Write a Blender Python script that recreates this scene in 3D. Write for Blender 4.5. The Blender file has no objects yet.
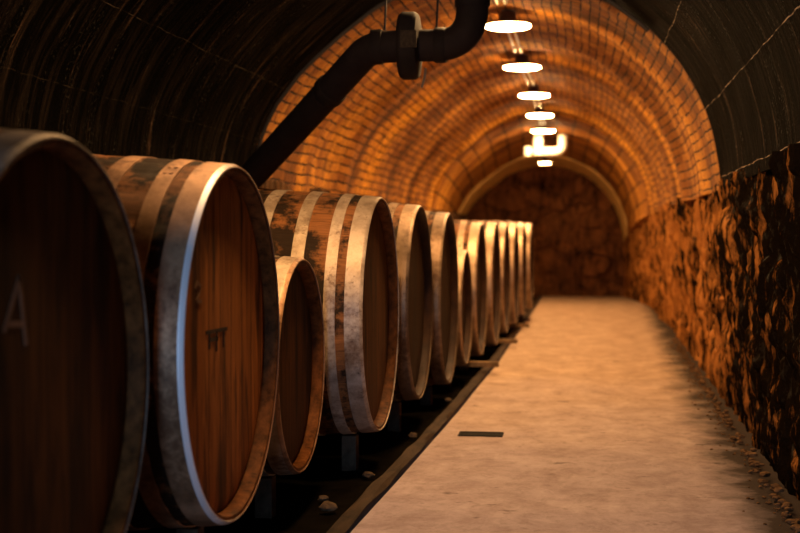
import bpy, bmesh, math, random
from mathutils import Vector, Matrix, noise
R_ = math.radians
PI = math.pi
random.seed(7)
sc = bpy.context.scene
COL = sc.collection

# ---------------------------------------------------------------- helpers
def obj(name, bm, mat=None, parent=None, smooth=True):
    me = bpy.data.meshes.new(name)
    bmesh.ops.recalc_face_normals(bm, faces=bm.faces[:])
    bm.to_mesh(me); bm.free()
    if smooth:
        for p in me.polygons: p.use_smooth = True
        try: me.set_sharp_from_angle(angle=R_(35))
        except Exception: pass
    if mat: me.materials.append(mat)
    o = bpy.data.objects.new(name, me); COL.objects.link(o)
    if parent: o.parent = parent
    return o

def tag(o, label=None, cat=None, group=None, kind=None):
    if label: o['label'] = label
    if cat: o['category'] = cat
    if group: o['group'] = group
    if kind: o['kind'] = kind
    return o

def empty(name, loc, rz=0.0, rx=0.0):
    o = bpy.data.objects.new(name, None); COL.objects.link(o)
    o.empty_display_size = .1
    o.location = loc; o.rotation_euler = (rx, 0, rz)
    return o

def struct(o): o['kind'] = 'structure'; return o

def add_box(bm, x0, x1, y0, y1, z0, z1, bev=0.0, rot=None, jit=0.0):
    vs = [bm.verts.new((x, y, z)) for z in (z0, z1) for y in (y0, y1) for x in (x0, x1)]
    if jit:
        for v in vs: v.co += Vector((random.uniform(-jit, jit) for _ in range(3)))
    F = [(0,2,3,1),(4,5,7,6),(0,1,5,4),(2,6,7,3),(0,4,6,2),(1,3,7,5)]
    fs = [bm.faces.new([vs[i] for i in f]) for f in F]
    if bev:
        es = list({e for f in fs for e in f.edges})
        bmesh.ops.bevel(bm, geom=es, offset=bev, segments=2, affect='EDGES', profile=.6)
    return vs

def lathe_x(bm, prof, n=96, uvscale=None, closed=False):
    """revolve (x, r) profile about the local X axis at z=0"""
    rings = []
    for (x, r) in prof:
        if r < 1e-6: rings.append([bm.verts.new((x, 0, 0))])
        else: rings.append([bm.verts.new((x, r*math.sin(2*PI*k/n), r*math.cos(2*PI*k/n))) for k in range(n)])
    m = len(prof)
    for i in range(m if closed else m-1):
        a, b = rings[i], rings[(i+1) % m]
        for k in range(n):
            k2 = (k+1) % n
            if len(a) == 1 and len(b) == 1: continue
            if len(a) == 1: bm.faces.new((a[0], b[k], b[k2]))
            elif len(b) == 1: bm.faces.new((a[k], b[0], a[k2]))
            else: bm.faces.new((a[k], b[k], b[k2], a[k2]))
    return rings

def lathe_z(bm, prof, n=40, cx=0, cy=0):
    rings = []
    for (r, z) in prof:
        if r < 1e-6: rings.append([bm.verts.new((cx, cy, z))])
        else: rings.append([bm.verts.new((cx+r*math.cos(2*PI*k/n), cy+r*math.sin(2*PI*k/n), z)) for k in range(n)])
    for a, b in zip(rings, rings[1:]):
        for k in range(n):
            k2 = (k+1) % n
            if len(a) == 1: bm.faces.new((a[0], b[k], b[k2]))
            elif len(b) == 1: bm.faces.new((a[k], b[0], a[k2]))
            else: bm.faces.new((a[k], b[k], b[k2], a[k2]))

def rounded(pts, rad, n=8):
    """polyline with circular-ish corners"""
    pts = [Vector(p) for p in pts]; out = [pts[0]]
    for a, b, c in zip(pts, pts[1:], pts[2:]):
        d1 = (a-b); d2 = (c-b)
        r = min(rad, d1.length*.49, d2.length*.49)
        p, q = b+d1.normalized()*r, b+d2.normalized()*r
        for k in range(n+1):
            t = k/n
            out.append(p*(1-t)**2 + b*2*t*(1-t) + q*t*t)
    out.append(pts[-1]); return out

def sweep(bm, pts, rad, n=16, cap=True):
    pts = [Vector(p) for p in pts]
    T = []
    for i in range(len(pts)):
        a = pts[max(0, i-1)]; b = pts[min(len(pts)-1, i+1)]
        T.append((b-a).normalized())
    ref = Vector((0, 0, 1)) if abs(T[0].z) < .9 else Vector((0, 1, 0))
    nrm = T[0].cross(ref).normalized(); rings = []
    for i, p in enumerate(pts):
        nrm = (nrm - T[i]*nrm.dot(T[i])).normalized(); bn = T[i].cross(nrm)
        r = rad(i) if callable(rad) else rad
        rings.append([bm.verts.new(p + (nrm*math.cos(2*PI*k/n)+bn*math.sin(2*PI*k/n))*r) for k in range(n)])
    for a, b in zip(rings, rings[1:]):
        for k in range(n):
            k2 = (k+1) % n; bm.faces.new((a[k], b[k], b[k2], a[k2]))
    if cap:
        bm.faces.new(rings[0][::-1]); bm.faces.new(rings[-1])

def disc_sweep(bm, p, axis, prof, n=32):
    """lathe (along, r) profile about axis through p"""
    axis = Vector(axis).normalized()
    M = axis.to_track_quat('X', 'Z').to_matrix()
    b2 = bmesh.new(); lathe_x(b2, prof, n)
    vm = {}
    for v in b2.verts: vm[v] = bm.verts.new(M @ v.co + Vector(p))
    for f in b2.faces: bm.faces.new([vm[v] for v in f.verts])
    b2.free()

def rock(bm, c, s, seed, flat=.6):
    b2 = bmesh.new(); bmesh.ops.create_icosphere(b2, subdivisions=2, radius=1)
    vm = {}
    for v in b2.verts:
        k = 1 + .45*noise.noise(v.co*1.3 + Vector((seed*3.7, seed, 0)))
        q = Vector((v.co.x*s*k, v.co.y*s*k*.8, max(v.co.z, -.7)*s*k*flat))
        vm[v] = bm.verts.new(q + Vector(c))
    for f in b2.faces: bm.faces.new([vm[v] for v in f.verts])
    b2.free()

# ---------------------------------------------------------------- material helpers
class N:
    def __init__(s, name):
        s.m = bpy.data.materials.new(name); s.m.use_nodes = True
        s.t = s.m.node_tree; s.t.nodes.clear()
        s.out = s.t.nodes.new('ShaderNodeOutputMaterial')
        s.b = s.t.nodes.new('ShaderNodeBsdfPrincipled')
        s.t.links.new(s.b.outputs[0], s.out.inputs[0])
    def n(s, typ, **kw):
        nd = s.t.nodes.new('ShaderNode'+typ)
        for k, v in kw.items():
            if k in nd.inputs: s.set(nd.inputs[k], v)
            else: setattr(nd, k, v)
        return nd
    def set(s, inp, v):
        if hasattr(v, 'is_linked') or isinstance(v, bpy.types.NodeSocket): s.t.links.new(v, inp)
        else: inp.default_value = v
    def math(s, op, a, b=0.0, c=None, clamp=False):
        nd = s.t.nodes.new('ShaderNodeMath'); nd.operation = op; nd.use_clamp = clamp
        s.set(nd.inputs[0], a); s.set(nd.inputs[1], b)
        if c is not None: s.set(nd.inputs[2], c)
        return nd.outputs[0]
    def mix(s, f, a, b, mode='MIX'):
        nd = s.t.nodes.new('ShaderNodeMix'); nd.data_type = 'RGBA'; nd.blend_type = mode
        s.set(nd.inputs[0], f)
        for i, v in ((6, a), (7, b)):
            if isinstance(v, tuple) and len(v) == 3: v = (*v, 1)
            s.set(nd.inputs[i], v)
        return nd.outputs[2]
    def ramp(s, f, stops):
        nd = s.t.nodes.new('ShaderNodeValToRGB'); s.set(nd.inputs[0], f)
        el = nd.color_ramp.elements
        while len(el) < len(stops): el.new(.5)
        for e, (p, c) in zip(el, stops):
            e.position = p; e.color = (c, c, c, 1) if not isinstance(c, tuple) else (*c, 1)
        return nd.outputs[0]
    def noise(s, vec, scale, detail=6, rough=.6, dist=0.0, col=False):
        nd = s.n('TexNoise', Scale=scale, Detail=detail, Roughness=rough, Distortion=dist)
        if vec is not None: s.t.links.new(vec, nd.inputs['Vector'])
        return nd.outputs['Color' if col else 'Fac']
    def mapping(s, vec, scale=(1,1,1), loc=(0,0,0)):
        nd = s.n('Mapping'); s.t.links.new(vec, nd.inputs['Vector'])
        nd.inputs['Scale'].default_value = scale
        if isinstance(loc, tuple): nd.inputs['Location'].default_value = loc
        else: s.t.links.new(loc, nd.inputs['Location'])
        return nd.outputs[0]
    def vadd(s, a, b):
        nd = s.n('VectorMath', operation='ADD'); s.set(nd.inputs[0], a); s.set(nd.inputs[1], b); return nd.outputs[0]
    def vscale(s, a, k):
        nd = s.n('VectorMath', operation='SCALE'); s.set(nd.inputs[0], a); s.set(nd.inputs['Scale'], k); return nd.outputs[0]
    def coord(s, which='Object'): return s.n('TexCoord').outputs[which]
    def geo(s): return s.n('NewGeometry').outputs['Position']
    def sep(s, v):
        nd = s.n('SeparateXYZ'); s.t.links.new(v, nd.inputs[0]); return nd.outputs
    def comb(s, x=0., y=0., z=0.):
        nd = s.n('CombineXYZ'); s.set(nd.inputs[0], x); s.set(nd.inputs[1], y); s.set(nd.inputs[2], z); return nd.outputs[0]
    def bump(s, h, strength=.5, dist=.01, nrm=None):
        nd = s.n('Bump', Strength=strength, Distance=dist); s.set(nd.inputs['Height'], h)
        if nrm is not None: s.t.links.new(nrm, nd.inputs['Normal'])
        s.t.links.new(nd.outputs[0], s.b.inputs['Normal']); return nd.outputs[0]
    def fin(s, color=None, rough=None, metal=None, spec=None):
        for k, v in (('Base Color', color), ('Roughness', rough), ('Metallic', metal), ('Specular IOR Level', spec)):
            if v is None: continue
            if isinstance(v, tuple) and len(v) == 3: v = (*v, 1)
            s.set(s.b.inputs[k], v)
        return s.m

def plain(name, c, rough=.6, metal=0., var=.25, scale=14, bump=.15, spec=.25):
    m = N(name); p = m.coord()
    f = m.noise(p, scale, 6, .65)
    col = m.mix(m.ramp(f, [(.3, 0.), (.7, 1.)]), tuple(x*(1-var) for x in c), tuple(min(1, x*(1+var)) for x in c))
    if bump: m.bump(f, bump, .004)
    return m.fin(col, rough, metal, spec)

# --- oak staves: u = stave number, v = metres along
def mat_stave():
    m = N('oak_staves'); uv = m.n('UVMap').outputs[0]; s = m.sep(uv)
    rnd = m.math('MULTIPLY', m.n('ObjectInfo').outputs['Random'], 91.0)
    st = m.math('FLOOR', s[0])
    wn = m.n('TexWhiteNoise', noise_dimensions='2D'); m.t.links.new(m.comb(st, rnd), wn.inputs['Vector'])
    grain = m.noise(m.comb(m.math('MULTIPLY', s[0], 9.0), m.math('MULTIPLY', s[1], 4.5), rnd), 1.3, 8, .7, .4)
    base = m.mix(m.ramp(grain, [(.3, 0.), (.68, 1.)]), (.105, .040, .013), (.36, .145, .045))
    base = m.mix(m.math('MULTIPLY', wn.outputs['Value'], .55), base, (.085, .045, .025))
    # black cellar mould in ragged patches
    mv = m.comb(m.math('MULTIPLY', s[0], .33), m.math('MULTIPLY', s[1], 3.0), rnd)
    mo = m.noise(mv, 1.2, 7, .62)
    mo2 = m.noise(m.comb(m.math('MULTIPLY', s[0], 1.8), m.math('MULTIPLY', s[1], 12.0), rnd), 2.0, 6, .7)
    mm = m.math('ADD', m.math('MULTIPLY', mo, .72), m.math('MULTIPLY', mo2, .28))
    base = m.mix(m.ramp(mm, [(.45, 0.), (.52, .95)]), base, (.014, .010, .007))
    h = m.math('ADD', grain, m.math('MULTIPLY', mo2, .6))
    m.bump(h, .45, .006)
    return m.fin(base, m.ramp(mo2, [(.3, .5), (.7, .8)]), 0., .08)

def mat_head(name, k):
    T = lambda c: tuple(x*k for x in c)
    m = N(name); p = m.coord(); s = m.sep(p)
    rnd = m.math('MULTIPLY', m.n('ObjectInfo').outputs['Random'], 57.0)
    pl = m.math('FLOOR', m.math('ADD', m.math('MULTIPLY', s[1], 8.2), rnd))
    fr = m.math('FRACT', m.math('ADD', m.math('MULTIPLY', s[1], 8.2), rnd))
    wn = m.n('TexWhiteNoise', noise_dimensions='2D'); m.t.links.new(m.comb(pl, rnd), wn.inputs['Vector'])
    gv = m.comb(m.math('MULTIPLY', s[1], 26.0), m.math('ADD', m.math('MULTIPLY', s[2], 2.2), m.math('MULTIPLY', pl, 3.3)), rnd)
    grain = m.noise(gv, 1.2, 8, .68, .6)
    col = m.mix(m.ramp(grain, [(.32, 0.), (.68, 1.)]), T((.135, .044, .010)), T((.50, .18, .040)))
    col = m.mix(m.math('MULTIPLY', wn.outputs['Value'], .5), col, T((.15, .052, .014)))
    # dark wine stains run down the boards
    sv = m.comb(m.math('MULTIPLY', s[1], 7.0), m.math('MULTIPLY', s[2], 1.1), rnd)
    stain = m.noise(sv, 1.6, 6, .6)
    col = m.mix(m.ramp(stain, [(.50, 0.), (.62, .85)]), col, T((.034, .016, .008)))
    seam = m.math('LESS_THAN', m.math('ABSOLUTE', m.math('SUBTRACT', fr, .5)), .482)
    col = m.mix(seam, (.010, .006, .004), col)
    m.bump(m.math('ADD', m.math('MULTIPLY', seam, .6), m.math('MULTIPLY', grain, .6)), .4, .005)
    return m.fin(col, .7, 0., .1)

def mat_hoop(name, k, lo, hi, tint=(1, 1, 1), metal=.4):
    m = N(name); p = m.coord()
    rnd = m.math('MULTIPLY', m.n('ObjectInfo').outputs['Random'], 37.0)
    p = m.vadd(p, m.comb(rnd, rnd, rnd))
    a = m.noise(p, 9, 8, .7); b = m.noise(p, 38, 6, .7); c = m.noise(p, 2.6, 4, .55)
    col = m.mix(m.ramp(a, [(.35, 0.), (.62, 1.)]), tuple(k*v*t for v, t in zip((.30, .24, .185), tint)), tuple(k*v*t for v, t in zip((.62, .54, .455), tint)))
    r = m.math('ADD', m.math('MULTIPLY', c, .55), m.math('MULTIPLY', b, .45))
    col = m.mix(m.ramp(r, [(lo, 0.), (hi, .8)]), col, (.13*k, .055*k, .024*k))
    col = m.mix(m.ramp(b, [(.62, 0.), (.74, .7)]), col, (.05, .03, .02))
    m.bump(m.math('ADD', a, b), .3, .003)
    return m.fin(col, m.ramp(a, [(.3, .40), (.7, .62)]), metal, .4)

def mat_brick(name, bw, rh, mort, sootk=.8):
    m = N(name); uv = m.n('UVMap').outputs[0]; s = m.sep(uv)
    wob = m.noise(uv, 2.6, 4, .6, col=True)
    uvw = m.vadd(uv, m.vscale(m.vadd(wob, (-.5, -.5, -.5)), .06))
    br = m.n('TexBrick', Scale=1.0)
    br.inputs['Brick Width'].default_value = bw; br.inputs['Row Height'].default_value = rh
    br.inputs['Mortar Size'].default_value = mort; br.inputs['Mortar Smooth'].default_value = .35
    br.inputs['Color1'].default_value = (0, 0, 0, 1); br.inputs['Color2'].default_value = (1, 1, 1, 1)
    br.inputs['Mortar'].default_value = (.5, .5, .5, 1); br.inputs['Bias'].default_value = 0
    m.t.links.new(uvw, br.inputs['Vector'])
    fine = m.noise(uv, 26, 7, .72)
    # bright and dark rings painted in, deepening the lamplight's banding along the vault
    ring = m.noise(m.comb(m.math('MULTIPLY', s[0], 2.3), m.math('MULTIPLY', s[1], .30)), 1.0, 3, .6, .3)
    c = m.mix(br.outputs['Color'], (.25, .082, .010), (.52, .205, .024))
    c = m.mix(m.ramp(ring, [(.32, .9), (.48, 0.)]), c, (.085, .028, .006))
    c = m.mix(m.ramp(ring, [(.50, 0.), (.66, .75)]), c, (.95, .43, .040))
    c = m.mix(m.ramp(fine, [(.36, .6), (.58, 0.)]), c, (.13, .045, .012))
    soot = m.noise(m.mapping(uv, (2.4, 2.0, 1), (7, 3, 0)), 1.7, 7, .7)
    c = m.mix(m.ramp(soot, [(.54, 0.), (.68, sootk)]), c, (.045, .020, .008))
    gap = m.ramp(m.noise(uv, 6, 6, .7), [(.38, .12), (.52, 1.)])
    c = m.mix(m.math('MULTIPLY', br.outputs['Fac'], gap), c, (.020, .008, .003))
    h = m.math('SUBTRACT', 1.0, m.math('MULTIPLY', br.outputs['Fac'], gap))
    h = m.math('ADD', h, m.math('ADD', m.math('MULTIPLY', fine, .7), m.math('MULTIPLY', br.outputs['Color'], .45)))
    m.bump(h, .9, .018)
    return m.fin(c, .8, 0., .2)

def mat_black_vault():
    m = N('mould_black_vault'); uv = m.n('UVMap').outputs[0]; s = m.sep(uv)
    st = m.noise(m.comb(m.math('MULTIPLY', s[0], 17.0), m.math('MULTIPLY', s[1], 1.6)), 1.0, 8, .72, .3)
    st2 = m.noise(m.comb(m.math('MULTIPLY', s[0], 5.0), m.math('MULTIPLY', s[1], 1.1)), 1.3, 5, .6)
    spk = m.noise(uv, 60, 3, .7)
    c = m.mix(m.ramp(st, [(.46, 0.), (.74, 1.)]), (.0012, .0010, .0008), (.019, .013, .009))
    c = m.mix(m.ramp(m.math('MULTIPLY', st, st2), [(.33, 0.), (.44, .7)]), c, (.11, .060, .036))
    c = m.mix(m.ramp(spk, [(.70, 0.), (.76, .4)]), c, (.16, .10, .06))
    # thin pale lime lines that run along the cold joints of the casting
    wv = m.math('MULTIPLY', m.math('SUBTRACT', m.noise(m.comb(m.math('MULTIPLY', s[0], 3.0)), 1.0, 4, .6), .5), .035)
    brk = m.ramp(m.noise(m.comb(m.math('MULTIPLY', s[0], 9.), m.math('MULTIPLY', s[1], 4.)), 1.2, 4, .6), [(.45, .1), (.58, 1.)])
    line = None
    for pos in (.10, .535, 1.02, 3.80, 4.15):
        d = m.math('ABSOLUTE', m.math('SUBTRACT', m.math('ADD', s[1], wv), pos))
        l = m.math('LESS_THAN', d, .0020)
        line = l if line is None else m.math('MAXIMUM', line, l)
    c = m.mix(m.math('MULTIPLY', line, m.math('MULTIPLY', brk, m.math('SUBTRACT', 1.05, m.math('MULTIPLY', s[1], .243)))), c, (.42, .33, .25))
    m.bump(m.math('ADD', st, m.math('MULTIPLY', spk, .25)), .9, .014)
    return m.fin(c, .6, 0., m.math('MULTIPLY', m.ramp(m.math('MULTIPLY', spk, m.ramp(st2, [(.4, .75), (.6, 1.05)])), [(.60, .008), (.72, .8)]), .20))

def mat_stone(name, c0, c1, dark, edge0, edge1, y0=None, y1=None):
    """stone with per-stone tint (attribute) and black mould patches; mould thickens towards the old dark end of the cellar"""
    m = N(name); p = m.coord()
    at = m.n('Attribute', attribute_name='stone').outputs['Fac']
    f = m.noise(p, 11, 8, .72); mo = m.math('ADD', m.math('MULTIPLY', m.noise(m.mapping(p, (3.4, 3.4, .75)), 3.2, 9, .72), .65), m.math('MULTIPLY', m.noise(p, 3.2, 6, .65), .35))
    c = m.mix(m.math('ADD', m.math('MULTIPLY', at, .6), m.math('MULTIPLY', f, .45)), c0, c1)
    if y0 is not None:
        y = m.sep(p)[1]
        t = m.math('DIVIDE', m.math('SUBTRACT', y1, y), y1-y0, clamp=True)
        mo = m.math('ADD', mo, m.math('MULTIPLY', t, .098))
    c = m.mix(m.ramp(mo, [(edge0, 0.), (edge1, 1.)]), c, dark)
    m.bump(m.math('ADD', f, m.math('MULTIPLY', m.noise(p, 45, 5, .7), .6)), .9, .014)
    return m.fin(c, .7, 0., m.math('MULTIPLY', m.ramp(f, [(.55, 0.), (.7, 1.)]), .12))

def mat_floor():
    m = N('worn_concrete'); p = m.geo()
    a = m.noise(m.mapping(p, (1.3, 1.0, 1)), 3.0, 10, .78, .3); b = m.noise(m.mapping(p, (4.6, 3.2, 1)), 3.2, 9, .78, .5); d = m.noise(p, 60, 4, .7)
    c = m.mix(m.ramp(a, [(.32, 0.), (.66, 1.)]), (.25, .175, .135), (.47, .36, .285))
    c = m.mix(m.ramp(b, [(.50, 0.), (.66, .5)]), c, (.20, .145, .10))
    c = m.mix(m.ramp(d, [(.58, 0.), (.72, .35)]), c, (.18, .13, .09))
    sp = m.noise(m.mapping(p, (2.2, 3, 1), (3.1, 1.7, 0)), 2.4, 5, .62)
    c = m.mix(m.ramp(sp, [(.63, 0.), (.70, .75)]), c, (.10, .068, .046))
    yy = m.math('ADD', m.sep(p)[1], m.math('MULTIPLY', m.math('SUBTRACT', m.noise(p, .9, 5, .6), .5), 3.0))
    c = m.mix(m.ramp(m.math('DIVIDE', yy, 12.0), [(.40, 0.), (.85, 1.)]), m.mix(1.0, c, (.93, 1.0, 1.45), 'MULTIPLY'), m.mix(1.0, c, (1.12, 1.05, .93), 'MULTIPLY'))  # cool light on the near floor painted into the colour, warmer farther off
    # damp dirt strip along the foot of the stone wall
    ps = m.sep(p); x = m.math('SUBTRACT', ps[0], m.math('MULTIPLY', ps[1], .018))
    w = m.math('ADD', x, m.math('MULTIPLY', m.math('SUBTRACT', m.noise(p, 3.0, 6, .65), .5), .55))
    c = m.mix(m.ramp(w, [(.36, 0.), (.60, .95)]), c, (.018, .011, .007))
    m.bump(m.math('ADD', m.math('MULTIPLY', b, .8), m.math('MULTIPLY', d, .4)), .4, .008)
    return m.fin(c, .75, 0., .06)

def mat_timber(name, c0, c1, rough=.8):
    m = N(name); p = m.coord()
    g = m.noise(m.mapping(p, (14, 2.2, 9)), 1.6, 8, .7, .4); b = m.noise(p, 5, 5, .6)
    c = m.mix(m.ramp(g, [(.3, 0.), (.7, 1.)]), c0, c1)
    c = m.mix(m.ramp(b, [(.5, 0.), (.66, .6)]), c, tuple(x*.35 for x in c0))
    m.bump(g, .6, .006)
    return m.fin(c, rough, 0., .08)

def emit(name, c, k):
    m = N(name); e = m.n('Emission', Strength=k); e.inputs['Color'].default_value = (*c, 1)
    m.t.links.new(e.outputs[0], m.out.inputs[0]); return m.m

STAVE, HOOP = mat_stave(), mat_hoop('worn_hoop_iron', .92, .50, .62, (1, .90, .78), .3)
HOOP_DARK, HOOP_RUST = mat_hoop('dark_hoop_iron', .36, .46, .6, (1, .86, .74)), mat_hoop('rusty_hoop_iron', .80, .48, .60, (1, .66, .43))
HOOP_BROWN = mat_hoop('brown_hoop_iron', .42, .46, .60, (1, .78, .58), .7)
HOOP_GLOSS = mat_hoop('glossy_hoop_iron', .75, .56, .70, (1, .82, .64), .9)
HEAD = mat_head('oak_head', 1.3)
HEAD_DARK = mat_head('dark_oak_head', .28)  # same head boards in a darker tone
HEAD_BLACK = mat_head('black_oak_head', .06)  # same head boards, much darker, for the far casks
RIM = plain('oak_chime', (.105, .036, .009), .6, 0, .75, 22, .8, .06)
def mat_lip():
    m = N('glint_painted_lip'); p = m.coord(); s = m.sep(p)
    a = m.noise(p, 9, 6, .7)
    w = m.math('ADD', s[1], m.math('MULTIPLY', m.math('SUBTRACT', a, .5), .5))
    glint_side = m.ramp(m.math('ADD', w, .6), [(.35, 1.), (.62, 0.)])      # rim glint painted pale on the viewer's side, rust brown elsewhere
    c = m.mix(glint_side, (.16, .065, .025), (.9, .9, .9))
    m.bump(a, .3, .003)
    return m.fin(c, .5, m.math('MULTIPLY', glint_side, .25), .4)
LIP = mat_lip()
RIM_BLACK = plain('black_chime', (.030, .013, .006), .55, 0, .6, 13, .5, .1)  # darker chime for the far casks
BRICK, BLACKV, FLOOR = mat_brick('orange_brick', .30, .072, .0085), mat_black_vault(), mat_floor()
BLOCK = mat_brick('large_brick_block', .55, .26, .016, .3)
STONE_R = mat_stone('mouldy_wall_stone', (.22, .08, .020), (.58, .235, .055), (.008, .005, .003), .465, .555, 6.0, 9.8)
STONE_L = mat_stone('dark_wall_stone', (.10, .055, .03), (.22, .12, .06), (.02, .014, .01), .45, .6)
STONE_E = mat_stone('rubble_end_stone', (.09, .036, .014), (.30, .12, .042), (.018, .009, .005), .46, .62)
PLASTER = plain('ochre_plaster_reveal', (.80, .52, .17), .8, 0, .2, 6, .3)
TIMBER = mat_timber('grey_brown_timber', (.045, .027, .016), (.13, .08, .048))
TIMBER_P = mat_timber('pale_timber', (.10, .058, .028), (.26, .16, .075))
KERB = mat_timber('dark_kerb', (.014, .008, .005), (.060, .034, .018))
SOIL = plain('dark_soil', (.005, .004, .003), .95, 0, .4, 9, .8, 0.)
CHIPM = plain('stone_chip_tan', (.085, .055, .032), .9, 0, .5, 30, .8, .05)
RUBM = plain('rubble_brown', (.13, .070, .032), .9, 0, .5, 20, .8, .05)
PIPEM = plain('dull_black_pipe', (.016, .011, .009), .75, .0, .35, 6, .12, .06)
PIPE2 = plain('damper_black', (.014, .010, .008), .7, .0, .35, 10, .1, .06)
PLATEM = plain('worn_brass_plate', (.030, .021, .013), .7, .0, .6, 60, .3, .05)
STEEL = plain('bright_steel', (.6, .52, .42), .3, .9, .15, 20, .05)
WHITEP = plain('white_plastic_pipe', (.80, .76, .68), .4, 0, .06, 8, .05)
COND = plain('pale_conduit', (.82, .78, .70), .35, 0, .08, 8, .05)
HOUSE = plain('lamp_housing_brown', (.075, .04, .028), .5, .1, .2, 10, .05)
CABLE = plain('black_cable', (.02, .016, .013), .6, 0, .2, 10, .1)
DRAINM = plain('dark_iron_drain', (.006, .005, .004), .8, .0, .4, 40, .3, .05)
CHALK = plain('pale_chalk', (.24, .13, .075), .9, 0, .25, 60, .2)
STAMP = plain('dark_stamp_ink', (.040, .018, .009), .8, 0, .3, 60, .1)

# ---------------------------------------------------------------- the setting
VX, VZ = -.62, 1.34            # axis of the vault
RB, RD = 1.46, 1.425           # radius of the brick and of the black vault
Y_RING, Y_STEP, Y_ARCH, Y_END = 8.30, 18.2, 20.5, 23.7

def flare(th):
    t = min(1, max(0, (th-R_(128))/R_(46))); return .15*t*t*(3-2*t)

def vault(name, mat, R, ys, rough, thick, n=120, seed=0, rip=0.0, axis=None):
    axis = axis or (lambda y: (VX, VZ))
    bm = bmesh.new(); uvl = bm.loops.layers.uv.new('UVMap'); data = {}
    th0, th1 = R_(1.5), R_(178.5); rows = []
    for y in ys:
        row = []
        for k in range(n+1):
            th = th0+(th1-th0)*k/n
            q = Vector((math.cos(th)*R, y, math.sin(th)*R))
            r = R + flare(th) + rough*noise.fractal(q*1.7+Vector((seed, 0, 0)), 1., 2., 4) - rip*(1-.75*math.sin(th)**8)*(math.exp(-((((y-11.3+.8) % 1.6)-.8)/.2)**2/2)*(1+.5*math.sin(y*5.1)) if rip else 0)
            v = bm.verts.new((axis(y)[0]+math.cos(th)*r, y, axis(y)[1]+math.sin(th)*r)); data[v] = (y, th*R); row.append(v)
        rows.append(row)
    def quad(vs):
        f = bm.faces.new(vs)
        for l in f.loops: l[uvl].uv = data[l.vert]
    for a, b in zip(rows, rows[1:]):
        for k in range(n): quad((a[k], a[k+1], b[k+1], b[k]))
    # outer skin and end faces so that the vault has its real thickness
    ends = []
    for row, y in ((rows[0], ys[0]), (rows[-1], ys[-1])):
        o = []
        for k in range(n+1):
            th = th0+(th1-th0)*k/n
            v = bm.verts.new((axis(y)[0]+math.cos(th)*(R+flare(th)+thick), y, axis(y)[1]+math.sin(th)*(R+flare(th)+thick))); data[v] = (y+thick, th*R); o.append(v)
        for k in range(n): quad((row[k], o[k], o[k+1], row[k+1]))
        ends.append(o)
    for k in range(n): quad((ends[0][k], ends[1][k], ends[1][k+1], ends[0][k+1]))
    for k in (0, n):
        vs = [r[k] for r in rows] + [ends[1][k], ends[0][k]]
        f = bm.faces.new(vs)
        for l in f.loops: l[uvl].uv = data[l.vert]
    return struct(obj(name, bm, mat))

def frange(a, b, s):
    n = max(1, round((b-a)/s)); return [a+(b-a)*k/n for k in range(n+1)]
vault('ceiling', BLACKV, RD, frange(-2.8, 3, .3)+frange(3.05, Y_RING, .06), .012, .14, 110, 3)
vault('ceiling_brick', BRICK, RB, frange(Y_RING+.002, Y_STEP, .05), .022, .12, 130, 11, .05)
def low_axis(y):
    t = (y-Y_STEP)/(Y_END-Y_STEP); return (VX-.19*t, VZ-.01-.38*t**2.2)
vault('ceiling_low', BLOCK, RB-.03, frange(Y_STEP+.004, Y_END-.905, .1), .035, .16, 100, 5, .0, low_axis)
vault('ceiling_reveal', PLASTER, RB-.052, frange(Y_END-.9, Y_END+.1, .1), .008, .16, 90, 6, .0, low_axis)

def stone_wall(name, mat, cols, rows_z, pos, amp, cell, seed, jag=.02):
    """cols: list of 's' along the wall, pos(s, z, d) -> point with the face pushed out by d"""
    bm = bmesh.new(); la = bm.verts.layers.float.new('stone'); G = []
    for s in cols:
        col = []
        for z in rows_z:
            q = Vector((s/cell[0], z/cell[1], seed))
            q += Vector((noise.noise(q*1.1), noise.noise(q*1.1+Vector((9, 2, 1))), 0))*.4 + Vector((noise.noise(q*3.3), noise.noise(q*3.1+Vector((9, 2, 1))), 0))*.16
            dist, pts = noise.voronoi(q)
            e = min(1., (dist[1]-dist[0])*3.2)
            h = noise.cell(Vector(pts[0])*7.3)
            d = amp*(min(1, e*1.6)**.5)*(.45+.55*h) + jag*noise.fractal(Vector((s*5.5, z*2.6, seed)), .75, 2., 6) - amp*.5
            v = bm.verts.new(pos(s, z, d)); v[la] = abs(h) % 1.0 * (.25+.75*e); col.append(v)
        G.append(col)
    for a, b in zip(G, G[1:]):
        for k in range(len(rows_z)-1): bm.faces.new((a[k], b[k], b[k+1], a[k+1]))
    return struct(obj(name, bm, mat))

def interp(t, T):
    if t <= T[0][0]: return T[0][1]
    for (a, u), (b, w) in zip(T, T[1:]):
        if t <= b: return u+(w-u)*(t-a)/(b-a)
    return T[-1][1]
def xr(y, z):
    base = interp(y, [(-5, .83), (5, .835), (7.7, .865), (11, .915), (15, .95), (20.3, .93), (23.8, .60)])
    t = min(1, max(0, z/1.4)); return base*(1-t)+(interp(y, [(8.2, .80), (8.4, .835), (20.0, .835), (23.8, .58)]))*t
def pr(s, z, d): return (xr(s, z)-d, s, z)
stone_wall('wall_right', STONE_R, frange(-2.8, 4.4, .12)+frange(4.43, 11, .025)[0:]+frange(11.05, 23.9, .05),
           frange(-.04, 1.43, .025), pr, .034, (.36, .26), 4.0, .05)
stone_wall('wall_left', STONE_L, frange(-2.8, 23.9, .2), frange(-.1, 1.46, .12), lambda s, z, d: (-2.66+d, s, z), .03, (.4, .25), 8.0)
stone_wall('wall_end', STONE_E, frange(-2.5, .95, .028), frange(-.05, 2.65, .028), lambda s, z, d: (s, Y_END-d, z), .10, (.50, .30), 13.0, .03)

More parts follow.
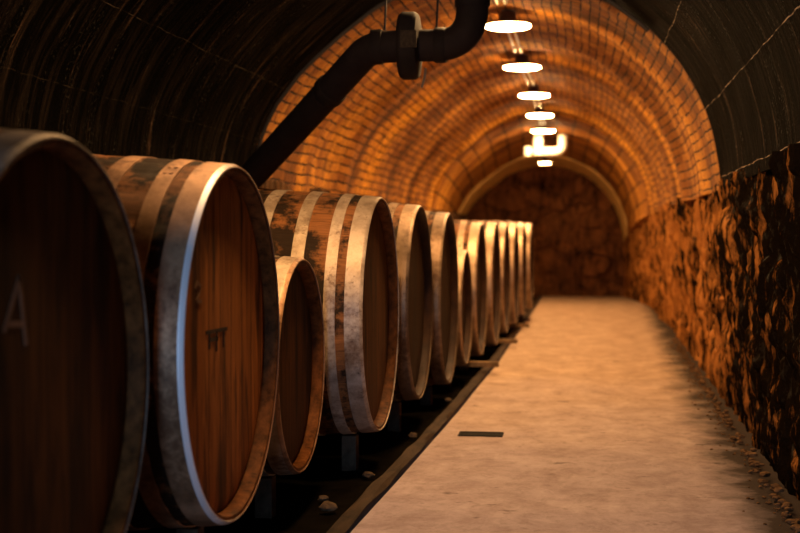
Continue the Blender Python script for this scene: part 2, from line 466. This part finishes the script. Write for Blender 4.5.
# springer ledge that carries the vault over the recess behind the barrels
bm = bmesh.new(); add_box(bm, -2.95, -2.21, -2.8, Y_STEP, 1.40, 1.47, .01)
add_box(bm, -2.95, -2.2, Y_STEP, 23.9, 1.0, 1.47, .01); struct(obj('trim_1', bm, STONE_L))

# floor slab, dark soil strip under the barrels, kerb
def kx(y): return interp(y, [(-4, -.93), (4.6, -.875), (7.1, -.825), (11.1, -.79), (20, -.835), (24, -.87)])
bm = bmesh.new(); ys = frange(-2.8, 24.2, .2); A = []
for y in ys:
    A.append([bm.verts.new((kx(y)+.02+(1.25-kx(y))*k/24, y, .004*noise.noise(Vector((k*.15, y*.8, 0))))) for k in range(25)])
for a, b in zip(A, A[1:]):
    for k in range(24): bm.faces.new((a[k], a[k+1], b[k+1], b[k]))
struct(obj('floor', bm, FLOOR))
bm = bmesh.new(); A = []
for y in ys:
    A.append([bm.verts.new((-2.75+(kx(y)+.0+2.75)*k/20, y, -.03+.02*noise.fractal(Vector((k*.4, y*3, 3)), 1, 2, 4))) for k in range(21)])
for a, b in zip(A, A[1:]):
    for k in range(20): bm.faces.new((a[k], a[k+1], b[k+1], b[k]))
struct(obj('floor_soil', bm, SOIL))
bm = bmesh.new(); L = []
for y in frange(-2.8, 23.6, .12):
    x = kx(y); j = lambda s: .012*noise.noise(Vector((y*2.3, s, 5)))
    L.append([bm.verts.new((x+dx+j(i)*.5, y, z+j(i+9))) for i, (dx, z) in enumerate([(.012, -.06), (.010, .016), (-.004, .026), (-.045, .024), (-.050, .012), (-.064, .008), (-.070, 0.), (-.072, -.06)])])
for a, b in zip(L, L[1:]):
    for k in range(7): bm.faces.new((a[k], a[k+1], b[k+1], b[k]))
bm.faces.new(L[0]); bm.faces.new(L[-1][::-1])
struct(obj('trim_3', bm, KERB))

# entrance wall behind the viewer with its open doorway
bm = bmesh.new()
for (x0, x1, z0, z1) in [(-2.95, -1.05, -.05, 3.1), (-.1, 1.3, -.05, 3.1), (-1.05, -.1, 2.4, 3.1)]: add_box(bm, x0, x1, -2.85, -2.6, z0, z1)
struct(obj('wall_front', bm, STONE_L))

# ---------------------------------------------------------------- barrels
ROT = 0.0
def barrel_proto(D, L, hoops, nst):
    Rh = D/2 - .004; Rb = Rh*1.072
    def rad(x):                       # x runs 0 .. -L
        t = -x/L; return Rh + (Rb-Rh)*(1-(2*t-1)**2)
    P = {'Rb': Rb, 'rad': rad, 'L': L}
    # staves: every stave has its own slightly rounded face and a seam
    bm = bmesh.new(); uvl = bm.loops.layers.uv.new('UVMap'); data = {}
    seg = 5; n = nst*seg; xs = [-L*k/28 for k in range(29)]
    jit = [random.uniform(-.0015, .0015) for _ in range(nst)]; rows = []
    def ringv(x, r, seam):
        row = []
        for k in range(n):
            s, j = divmod(k, seg)
            d = (-.004 if j == 0 else jit[s]+(.0015 if j in (2, 3) else 0)) if seam else 0
            a = 2*PI*k/n
            v = bm.verts.new((x, (r+d)*math.sin(a), (r+d)*math.cos(a))); data[v] = (k/seg, -x); row.append(v)
        return row
    prof = [(-.050, Rh-.026, 0), (-.010, Rh-.025, 0), (0, Rh-.019, 0), (0, Rh-.004, 1), (-.004, Rh-.0005, 1)]
    prof += [(x, rad(x), 1) for x in xs[1:-1]]
    prof += [(-L, Rh-.001, 1), (-L, Rh-.022, 0), (-L+.062, Rh-.028, 0)]
    rows = [ringv(*p) for p in prof]
    for a, b in zip(rows, rows[1:]):
        for k in range(n):
            k2 = (k+1) % n; f = bm.faces.new((a[k], b[k], b[k2], a[k2]))
            for l in f.loops:
                u, v = data[l.vert]
                if k2 == 0 and l.vert in (a[0], b[0]): u = nst
                l[uvl].uv = (u, v)
    for f in bm.faces:
        if max(math.hypot(v.co.y, v.co.z) for v in f.verts) < Rh-.003 or abs(f.calc_center_median().x) < 1e-4: f.material_index = 1
    P['staves'] = ('staves', bm, STAVE)
    # heads
    def head(x, sgn):
        b = bmesh.new(); r = Rh-.0245
        lathe_x(b, [(x-sgn*.028, 0), (x-sgn*.028, r), (x-sgn*.004, r), (x+sgn*.004, r*.93), (x+sgn*.004, 0)], 72)
        return b
    P['heads'] = [head(-.044, 1), head(-L+.044, -1)]
    P['hoops'] = []
    for (a, b_) in hoops + [(L-q, L-p) for p, q in hoops[::-1]]:
        b = bmesh.new(); t = .0045; pr_ = []
        m = 4
        if a < .01:                  # rolled lip at the end of the head hoop
            pr_ = [(.003, rad(0)-.007), (.005, rad(0)-.006), (.0045, rad(0)-.002), (-.008, rad(0)+t+.001), (-.011, rad(0)+t+.0015)]
        for k in range(m+1):
            x = -a+(a-b_)*k/m
            if a < .01 and k == 0: continue
            pr_.append((x, rad(x)+t))
        inn = [(x, r-t-.004) for x, r in pr_[::-1] if x <= 0]
        lathe_x(b, pr_+inn, 112, closed=True)
        # the riveted lap where the hoop's ends meet
        ang = random.uniform(.3, 1.2)*random.choice((-1, 1)); r = rad(-(a+b_)/2)+t
        for q in (-.012, .012):
            for w in (.3, .7):
                x = -a+(a-b_)*w; al = ang+q/r*2
                disc_sweep(b, (x, r*math.sin(al), r*math.cos(al)), (0, math.sin(al), math.cos(al)), [(-.002, .007), (.002, .006), (.0035, 0)], 8)
        if a < .01:
            for f_ in b.faces:
                cm = f_.calc_center_median()
                if cm.x > -.010 and math.hypot(cm.y, cm.z) > rad(0)-.012: f_.material_index = 1
        P['hoops'].append(b)
    return P

def build_barrel(P, name='barrel'):
    root = empty(name, (0, 0, 0)); Rb = P['Rb']; M = Matrix.Translation((0, 0, Rb))
    def add(nm, bm, mat):
        bmesh.ops.transform(bm, matrix=M, verts=bm.verts[:]); o = obj(nm, bm, mat, root)
        return o
    add(*P['staves']).data.materials.append(RIM)
    for h in P['heads']: add('head', h, HEAD)
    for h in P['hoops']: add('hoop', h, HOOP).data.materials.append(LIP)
    return root

def copy_thing(o):
    c = o.copy(); COL.objects.link(c)
    for ch in list(o.children):
        d = ch.copy(); COL.objects.link(d); d.parent = c
    return c

BIG = barrel_proto(1.10, 1.40, [(.001, .074), (.114, .164), (.262, .318), (.435, .495)], 30)
SML = barrel_proto(.84, 1.20, [(.001, .072), (.105, .155), (.30, .355)], 26)
proto = {'L': build_barrel(BIG), 'S': build_barrel(SML)}
# (size, X of head, Y, centre height, diameter, label, short description used by what stands under it)
BAR = [
 ('L', -1.124, 2.66, .740, 1.10, 'dark cask cut off by the photo\'s left edge, pale letter on its head', 'cask at the photo\'s left edge'),
 ('L', -1.078, 3.89, .743, 1.10, 'big cask with orange-brown head and bluish rim glint, beside nearer small cask', 'cask with the orange-brown head'),
 ('S', -1.112, 4.97, .568, .84, 'small oak cask set low with reddish rim, nearer of the two small casks', 'nearer small cask'),
 ('L', -0.971, 6.04, .708, 1.10, 'big cask with four broad pale hoops showing, directly behind the nearer small cask', 'cask showing four pale hoops'),
 ('L', -0.944, 7.26, .703, 1.09, 'big cask with narrow view of its head, next beyond the cask showing four pale hoops', 'cask next beyond the four-hooped one'),
 ('L', -0.912, 8.49, .667, 1.12, 'big dark cask just on this side of the farther small cask', 'cask before the farther small one'),
 ('S', -0.904, 9.60, .548, .85, 'small cask set low between big ones, farther of the two small casks', 'farther small cask'),
 ('L', -0.884, 10.70, .640, 1.09, 'big cask with glossy pale hoop directly beyond the farther small cask', 'cask beyond the farther small one'),
 ('L', -.849, 11.93, .640, 1.12, 'second big cask beyond the farther small cask, brightest pale front hoop', 'second cask beyond the small one'),
 ('L', -.830, 13.14, .655, 1.10, 'third big cask beyond the farther small cask', 'third cask beyond the small one'),
 ('L', -.800, 14.34, .670, 1.09, 'fourth big cask beyond the farther small cask, third from the far end', 'third cask from the far end'),
 ('L', -.772, 15.54, .685, 1.09, 'second-last cask of the row, beside the very last cask', 'second-last cask'),
 ('L', -.740, 16.74, .700, 1.09, 'very last cask at the far end of the row, nearest the end wall', 'last cask'),
]
used = set(); barrels = []
for i, (k, x, y, zc, D, lab, sh) in enumerate(BAR):
    P = BIG if k == 'L' else SML
    o = proto[k] if k not in used else copy_thing(proto[k])
    used.add(k); s = D/(1.10 if k == 'L' else .84)
    hm = {1: HEAD, 0: HEAD_DARK, 2: HEAD_DARK, 3: HEAD_DARK}.get(i, HEAD_BLACK)
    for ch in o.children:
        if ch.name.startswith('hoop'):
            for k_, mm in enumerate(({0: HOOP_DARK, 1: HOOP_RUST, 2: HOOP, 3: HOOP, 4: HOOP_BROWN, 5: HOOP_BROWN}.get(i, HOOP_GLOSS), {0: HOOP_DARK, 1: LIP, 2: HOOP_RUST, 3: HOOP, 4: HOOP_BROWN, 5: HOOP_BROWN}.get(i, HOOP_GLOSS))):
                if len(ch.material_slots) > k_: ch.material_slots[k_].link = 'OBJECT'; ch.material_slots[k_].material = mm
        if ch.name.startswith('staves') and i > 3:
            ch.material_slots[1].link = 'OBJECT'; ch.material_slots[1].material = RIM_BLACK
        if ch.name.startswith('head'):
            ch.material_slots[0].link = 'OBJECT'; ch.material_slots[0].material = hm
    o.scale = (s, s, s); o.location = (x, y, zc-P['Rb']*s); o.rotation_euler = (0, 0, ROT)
    tag(o, lab, 'barrel', 'casks lying in a row along the cellar wall')
    barrels.append((o, P, s, sh))
    # timber stubs that carry it
    for q, nm in ((.15, 'front'), (P['L']-.2, 'back')):
        r = P['rad'](-q-.04 if nm == 'front' else -q+.04); top = zc - (r+.0062)*s
        cx = x - q*s*math.cos(ROT); cy = y - q*s*math.sin(ROT)
        b = bmesh.new(); w = .036
        add_box(b, -.035, .035, -w, w, 0, top+.036, .004)
        st = obj('support_post', b, TIMBER, None, False); st.location = (cx, cy, -.04); st.rotation_euler = (0, 0, ROT)
        if nm == 'front': tag(st, f'short timber stub under the head end of the {sh}', 'post', 'timber stubs under the heads of the casks')
        else: tag(st, 'short timber stub under the wall end of a cask', 'post', 'timber stubs under the wall ends of the casks')

# marks on two of the heads (children of their casks)
def strokes(name, root, Rb, segs, w, mat, x=-.0395):
    bm = bmesh.new()
    for (a, b) in segs:
        A = Vector((x, a[0], a[1]+Rb)); B = Vector((x, b[0], b[1]+Rb)); d = (B-A).normalized(); nr = Vector((0, -d.z, d.y))*w/2
        A -= d*w*.3; B += d*w*.3
        lo = [A-nr, B-nr, B+nr, A+nr]
        v0 = [bm.verts.new(p) for p in lo]; v1 = [bm.verts.new(p+Vector((.0022, 0, 0))) for p in lo]
        bm.faces.new(v1)
        for k in range(4): bm.faces.new((v0[k], v0[(k+1) % 4], v1[(k+1) % 4], v1[k]))
    return obj(name, bm, mat, root, False)
strokes('chalk_letter', barrels[0][0], BIG['Rb'], [((-0.196, 0.142), (-0.127, 0.245)), ((-0.127, 0.245), (-0.095, 0.109)), ((-0.181, 0.154), (-0.119, 0.15))], .013, CHALK)['label'] = 'pale chalked letter A'
strokes('chalk_figure', barrels[1][0], BIG['Rb'], [((-0.298, 0.181), (-0.279, 0.198)), ((-0.279, 0.198), (-0.249, 0.185)), ((-0.249, 0.185), (-0.259, 0.165)), ((-0.259, 0.165), (-0.289, 0.143)), ((-0.289, 0.143), (-0.24, 0.14))], .011, CHALK)['label'] = 'small pale chalked figure'
strokes('stencil_mark', barrels[1][0], BIG['Rb'], [((-0.19, 0.045), (0.027, 0.042)), ((-0.159, 0.043), (-0.16, -0.003)), ((-0.085, 0.043), (-0.085, -0.015)), ((-0.007, 0.041), (-0.008, -0.009)), ((-0.159, 0.021), (-0.074, 0.018))], .012, STAMP)['label'] = 'dark branded mark across the boards'

# timber bearers that stick out between the barrels towards the kerb
for (y, x1, yb, lab) in [(10.10, -.70, .085, 'pale timber bearer end sticking out beside the farther small cask'),
                     (12.55, -.69, .07, 'pale timber bearer end sticking out beside second cask beyond the small one'),
                     (14.95, -.685, .06, 'pale timber bearer end sticking out by the second-last cask')]:
    b = bmesh.new(); add_box(b, -2.3, x1, -.04, .04, 0, .04, .005)
    o = obj('timber_bearer', b, TIMBER_P, None, False); o.location = (0, y, yb-.025); o.rotation_euler = (0, 0, ROT*.4)
    tag(o, lab, 'beam', 'timber bearers between the casks')

# stone chips on the kerb
CH = [(-1.02, 5.02, .035, 'biggest pale stone chip beside kerb below the nearer small cask'), (-1.08, 5.22, .022, 'small stone chip lying behind the biggest chip beside the kerb'),
      (-.985, 5.75, .026, 'pale stone chip beside kerb below cask showing four pale hoops'), (-.945, 6.95, .024, 'pale stone chip beside kerb below the cask next beyond the four-hooped one'),
      (-.90, 8.3, .026, 'pale stone chip beside kerb below the cask before the farther small one')]
for i, (x, y, s, lab) in enumerate(CH):
    b = bmesh.new(); rock(b, (0, 0, s*.42), s, i+1); o = obj('stone_chip', b, CHIPM); o.location = (x, y, -.012 if x < kx(y)-.11 else .008)
    tag(o, lab, 'stone', 'stone chips beside the kerb')

# rubble and grit along the foot of the right wall: nobody could count it
bm = bmesh.new(); random.seed(21)
for i in range(420):
    y = random.uniform(4.6, 13.5); t = abs(random.gauss(0, .075)); s = random.uniform(.005, .017)*(1.3 if t < .05 else .6)
    rock(bm, (xr(y, 0)-.07-t*.7, y, s*.3+max(0., .055-t*.7)*random.random()), s, i)
tag(obj('rubble', bm, RUBM), 'brown rubble and grit along foot of the mouldy stone wall', 'rubble', None, 'stuff')

# floor drain
root = empty('floor_drain', (-.58, 6.995, .0))
tag(root, 'narrow dark iron drain slot let into the concrete floor near the kerb', 'drain')
b = bmesh.new(); add_box(b, -.12, .12, -.075, -.062, -.02, .008, .002); add_box(b, -.12, .12, .062, .075, -.02, .008, .002); add_box(b, -.12, -.107, -.062, .062, -.02, .008); add_box(b, .107, .12, -.062, .062, -.02, .008)
obj('drain_frame', b, DRAINM, root, False)
b = bmesh.new(); add_box(b, -.107, .107, -.062, .062, -.03, .0045)
obj('drain_grate', b, DRAINM, root, False)

# ---------------------------------------------------------------- lamps
LW = (1.0, .56, .225)
EM = emit('lamp_glow', LW, 255); EM0 = emit('near_lamp_glow', LW, 230); EMW = emit('small_lamp_glow', LW, 90)
LP = [(-.93, 4.55, 2.60), (-.61, 7.45, 2.66), (-.620, 9.90, 2.66), (-.638, 12.31, 2.66), (-.630, 14.77, 2.66), (-.656, 17.21, 2.66), (-.70, 19.75, 2.66)]
def lamp(loc, r, em, label, stem):
    root = empty('ceiling_lamp', loc); tag(root, label, 'lamp', 'round lamps under the crown of the vault')
    b = bmesh.new(); lathe_z(b, [(0, -.010), (r*.6, -.009), (r*.92, -.005), (r*.99, .001), (r, .006), (r*.99, .010), (0, .010)], 48); obj('diffuser', b, em, root)
    b = bmesh.new(); lathe_z(b, [(0, .0105), (r*1.0, .0105), (r*1.01, .02), (r*.75, .032), (r*.42, .044), (r*.36, .07), (r*.34, .112), (0, .115)] if stem > .05 else [(0, .0105), (r, .0105), (r*1.01, .018), (r*.9, .028), (0, .03)], 48); obj('housing', b, HOUSE, root)
    b = bmesh.new(); lathe_z(b, [(0, .07), (.022, .07), (.022, stem), (.05, stem), (.05, stem+.012), (0, stem+.012)], 16); obj('stem', b, HOUSE, root)
LL = ['round glowing ceiling lamp over the nearer small cask, beyond the photo top', 'round glowing ceiling lamp over the black pipe, beyond the top of the photo', 'biggest glowing round lamp, right beside the elbow of the black pipe',
      'second glowing round lamp counted from the black pipe elbow', 'third glowing round lamp counted from the black pipe elbow',
      'fourth glowing round lamp counted from the black pipe elbow', 'fifth glowing round lamp, just above the white bent pipe']
for i, (p, l) in enumerate(zip(LP, LL)): lamp(p, .172, EM if i else EM0, l, .125 if i < 6 else .03)
lamp((-.75, 21.9, 2.30), .10, EMW, 'small low lamp glowing under the arch below the white bent pipe', .085)

# twin pale conduits that come out of the crown behind each lamp
CL = ['first pair of thin white conduits, above the lamp beside the black pipe elbow', 'pair of thin white conduits between lamp at the pipe elbow and second lamp',
      'pair of thin white conduits between second and third lamp from pipe elbow', 'pair of thin white conduits between third and fourth lamp from pipe elbow',
      'pair of thin white conduits between fourth lamp and the fifth lamp']
for (a, c, lab) in zip(LP[1:], LP[2:], CL):
    A = Vector((a[0], a[1], 2.700)); D = Vector((c[0], c[1], 2.700))-A; Ln = D.length; D.normalize()
    root = empty('conduit_pair', A); tag(root, lab, 'conduit', 'white conduits along the crown')
    for off in (-.026, .026):
        q = [D*.1+Vector((off, 0, 0)), D*(Ln*.68)+Vector((off, 0, 0)), D*(Ln*.72)+Vector((off, 0, .05))]
        b = bmesh.new(); sweep(b, [q[0].lerp(q[1], k/8) for k in range(9)]+[q[2]], .0115, 10); obj('conduit', b, COND, root)

# ---------------------------------------------------------------- black ventilation pipe
root = empty('ventilation_pipe', (-2.02, 7.6, 1.42))
tag(root, 'thick dull black ventilation pipe bending across the vault above the casks', 'pipe')
inv = Vector((2.02, -7.6, -1.42))
def loc(p): return Vector(p)+inv
pA = [(-.612, 6.8, 2.80), (-.612, 6.8, 2.075), (-1.0, 6.8, 2.075), (-1.225, 6.85, 2.045), (-2.03, 7.68, 1.44)]
def part(nm, pts, r, mat, n=28):
    b = bmesh.new(); sweep(b, [loc(p) for p in pts], r, n); return obj(nm, b, mat, root)
part('pipe_elbow', rounded(pA[:3], .20, 10), .084, PIPEM)
part('pipe_run', rounded([pA[2], (-1.16, 6.81, 2.07), pA[4]], .16, 8), .084, PIPEM)
dirn = (Vector(pA[4])-Vector((-1.16, 6.81, 2.07))).normalized()
for p, ax in [((-.78, 6.8, 2.075), (1, 0, 0)), ((-.612, 6.8, 2.30), (0, 0, 1)), ((-1.115, 6.8, 2.073), (1, 0, .03)), (Vector((-1.16, 6.81, 2.07))+dirn*.42, dirn)]:
    b = bmesh.new(); disc_sweep(b, loc(p), ax, [(-.03, .08), (-.03, .090), (-.022, .093), (.022, .093), (.03, .090), (.03, .08)], 32); obj('coupling_ring', b, PIPE2, root)
b = bmesh.new(); disc_sweep(b, loc((-.945, 6.8, 2.075)), (1, 0, .0), [(-.055, .08), (-.055, .12), (-.048, .165), (-.03, .178), (.03, .178), (.05, .165), (.058, .12), (.058, .08)], 28)
damper = obj('damper', b, PIPE2, root)
b = bmesh.new(); q = loc((-.925, 6.8-.170, 2.085)); add_box(b, q.x-.042, q.x+.042, q.y-.012, q.y+.004, q.z-.045, q.z+.045, .004); obj('name_plate', b, PLATEM, damper, False)
b = bmesh.new(); q = loc((-.86, 6.78, 1.905)); sweep(b, [q+Vector((-.015, 0, -.05)), q+Vector((0, 0, .0)), q+Vector((.004, .01, .05))], .006, 8); obj('lever', b, STEEL, damper)
for (x, zt) in ((-1.075, 2.69), (-.80, 2.755)):
    b = bmesh.new(); sweep(b, [loc((x+.02, 6.8, zt)), loc((x+.012, 6.8, 2.45)), loc((x, 6.8, 2.16))], .006, 8); obj('hanger_rod', b, CABLE, root)

# cable clipped to the edge of the black vault
b = bmesh.new(); pts = []
for a in range(178, 44, -3):
    r = RD-.022+.006*noise.noise(Vector((a*.2, 0, 0)))
    r += flare(R_(a)); pts.append((VX+r*math.cos(R_(a)), Y_RING-.06, VZ+r*math.sin(R_(a))))
sweep(b, pts, .013, 10); tag(obj('cable', b, CABLE), 'black cable following the edge of the dark vault over the pipe', 'cable')

# ---------------------------------------------------------------- white bent pipe before the low arch
root = empty('drain_pipe', (-.62, 20.25, 2.40)); tag(root, 'fat white plastic pipe with U bend hanging before the far arch', 'pipe')
def w(p): return (p[0]+.62, p[1]-20.25, p[2]-2.40)
b = bmesh.new(); sweep(b, [w(p) for p in rounded([(-.80, 20.25, 2.385), (-.43, 20.25, 2.385), (-.42, 20.25, 2.645)], .17, 10)], .072, 20); obj('bend', b, WHITEP, root)
b = bmesh.new(); sweep(b, [w((-.80, 20.25, 2.34)), w((-.80, 20.25, 2.645))], .080, 20); obj('tee', b, WHITEP, root)
b = bmesh.new(); sweep(b, [w((-.965, 20.25, 2.325)), w((-.965, 20.25, 2.47))], .058, 18); sweep(b, [w((-.965, 20.25, 2.40)), w((-.80, 20.25, 2.40))], .03, 12); obj('end_cap', b, WHITEP, root)

# ---------------------------------------------------------------- daylight through the entrance behind the viewer
ld = bpy.data.lights.new('entrance_daylight', 'AREA'); ld.shape = 'RECTANGLE'; ld.size = .95; ld.size_y = 2.38
ld.energy = 120; ld.color = (.36, .60, 1.0)
lo = bpy.data.objects.new('entrance_daylight', ld); COL.objects.link(lo); lo.location = (-.575, -2.65, 1.2); lo.rotation_euler = (R_(90), 0, R_(180))
lo.rotation_euler = Vector((0, 1, 0)).to_track_quat('-Z', 'Z').to_euler()

w_ = bpy.data.worlds.new('World'); sc.world = w_; w_.use_nodes = True
w_.node_tree.nodes['Background'].inputs[0].default_value = (.35, .5, .8, 1); w_.node_tree.nodes['Background'].inputs[1].default_value = .3

# ---------------------------------------------------------------- camera
f = 1300.0; pit = math.atan(29.5/f); psi = math.atan(190*math.cos(pit)/f)
cd = bpy.data.cameras.new('camera'); cam = bpy.data.objects.new('camera', cd); COL.objects.link(cam)
cd.sensor_width = 36; cd.lens = 36*f/800
cam.location = (0, 0, 1.07); cam.rotation_euler = (R_(90)-pit, 0, psi)
cd.dof.use_dof = True; cd.dof.focus_distance = 5.3; cd.dof.aperture_fstop = 2.4
cd.clip_start = .05
sc.camera = cam

vs = sc.view_settings
vs.view_transform = 'Standard'; vs.look = 'None'; vs.gamma = 1; vs.use_curve_mapping = False; vs.exposure = 0.0
sc.cycles.max_bounces = 8
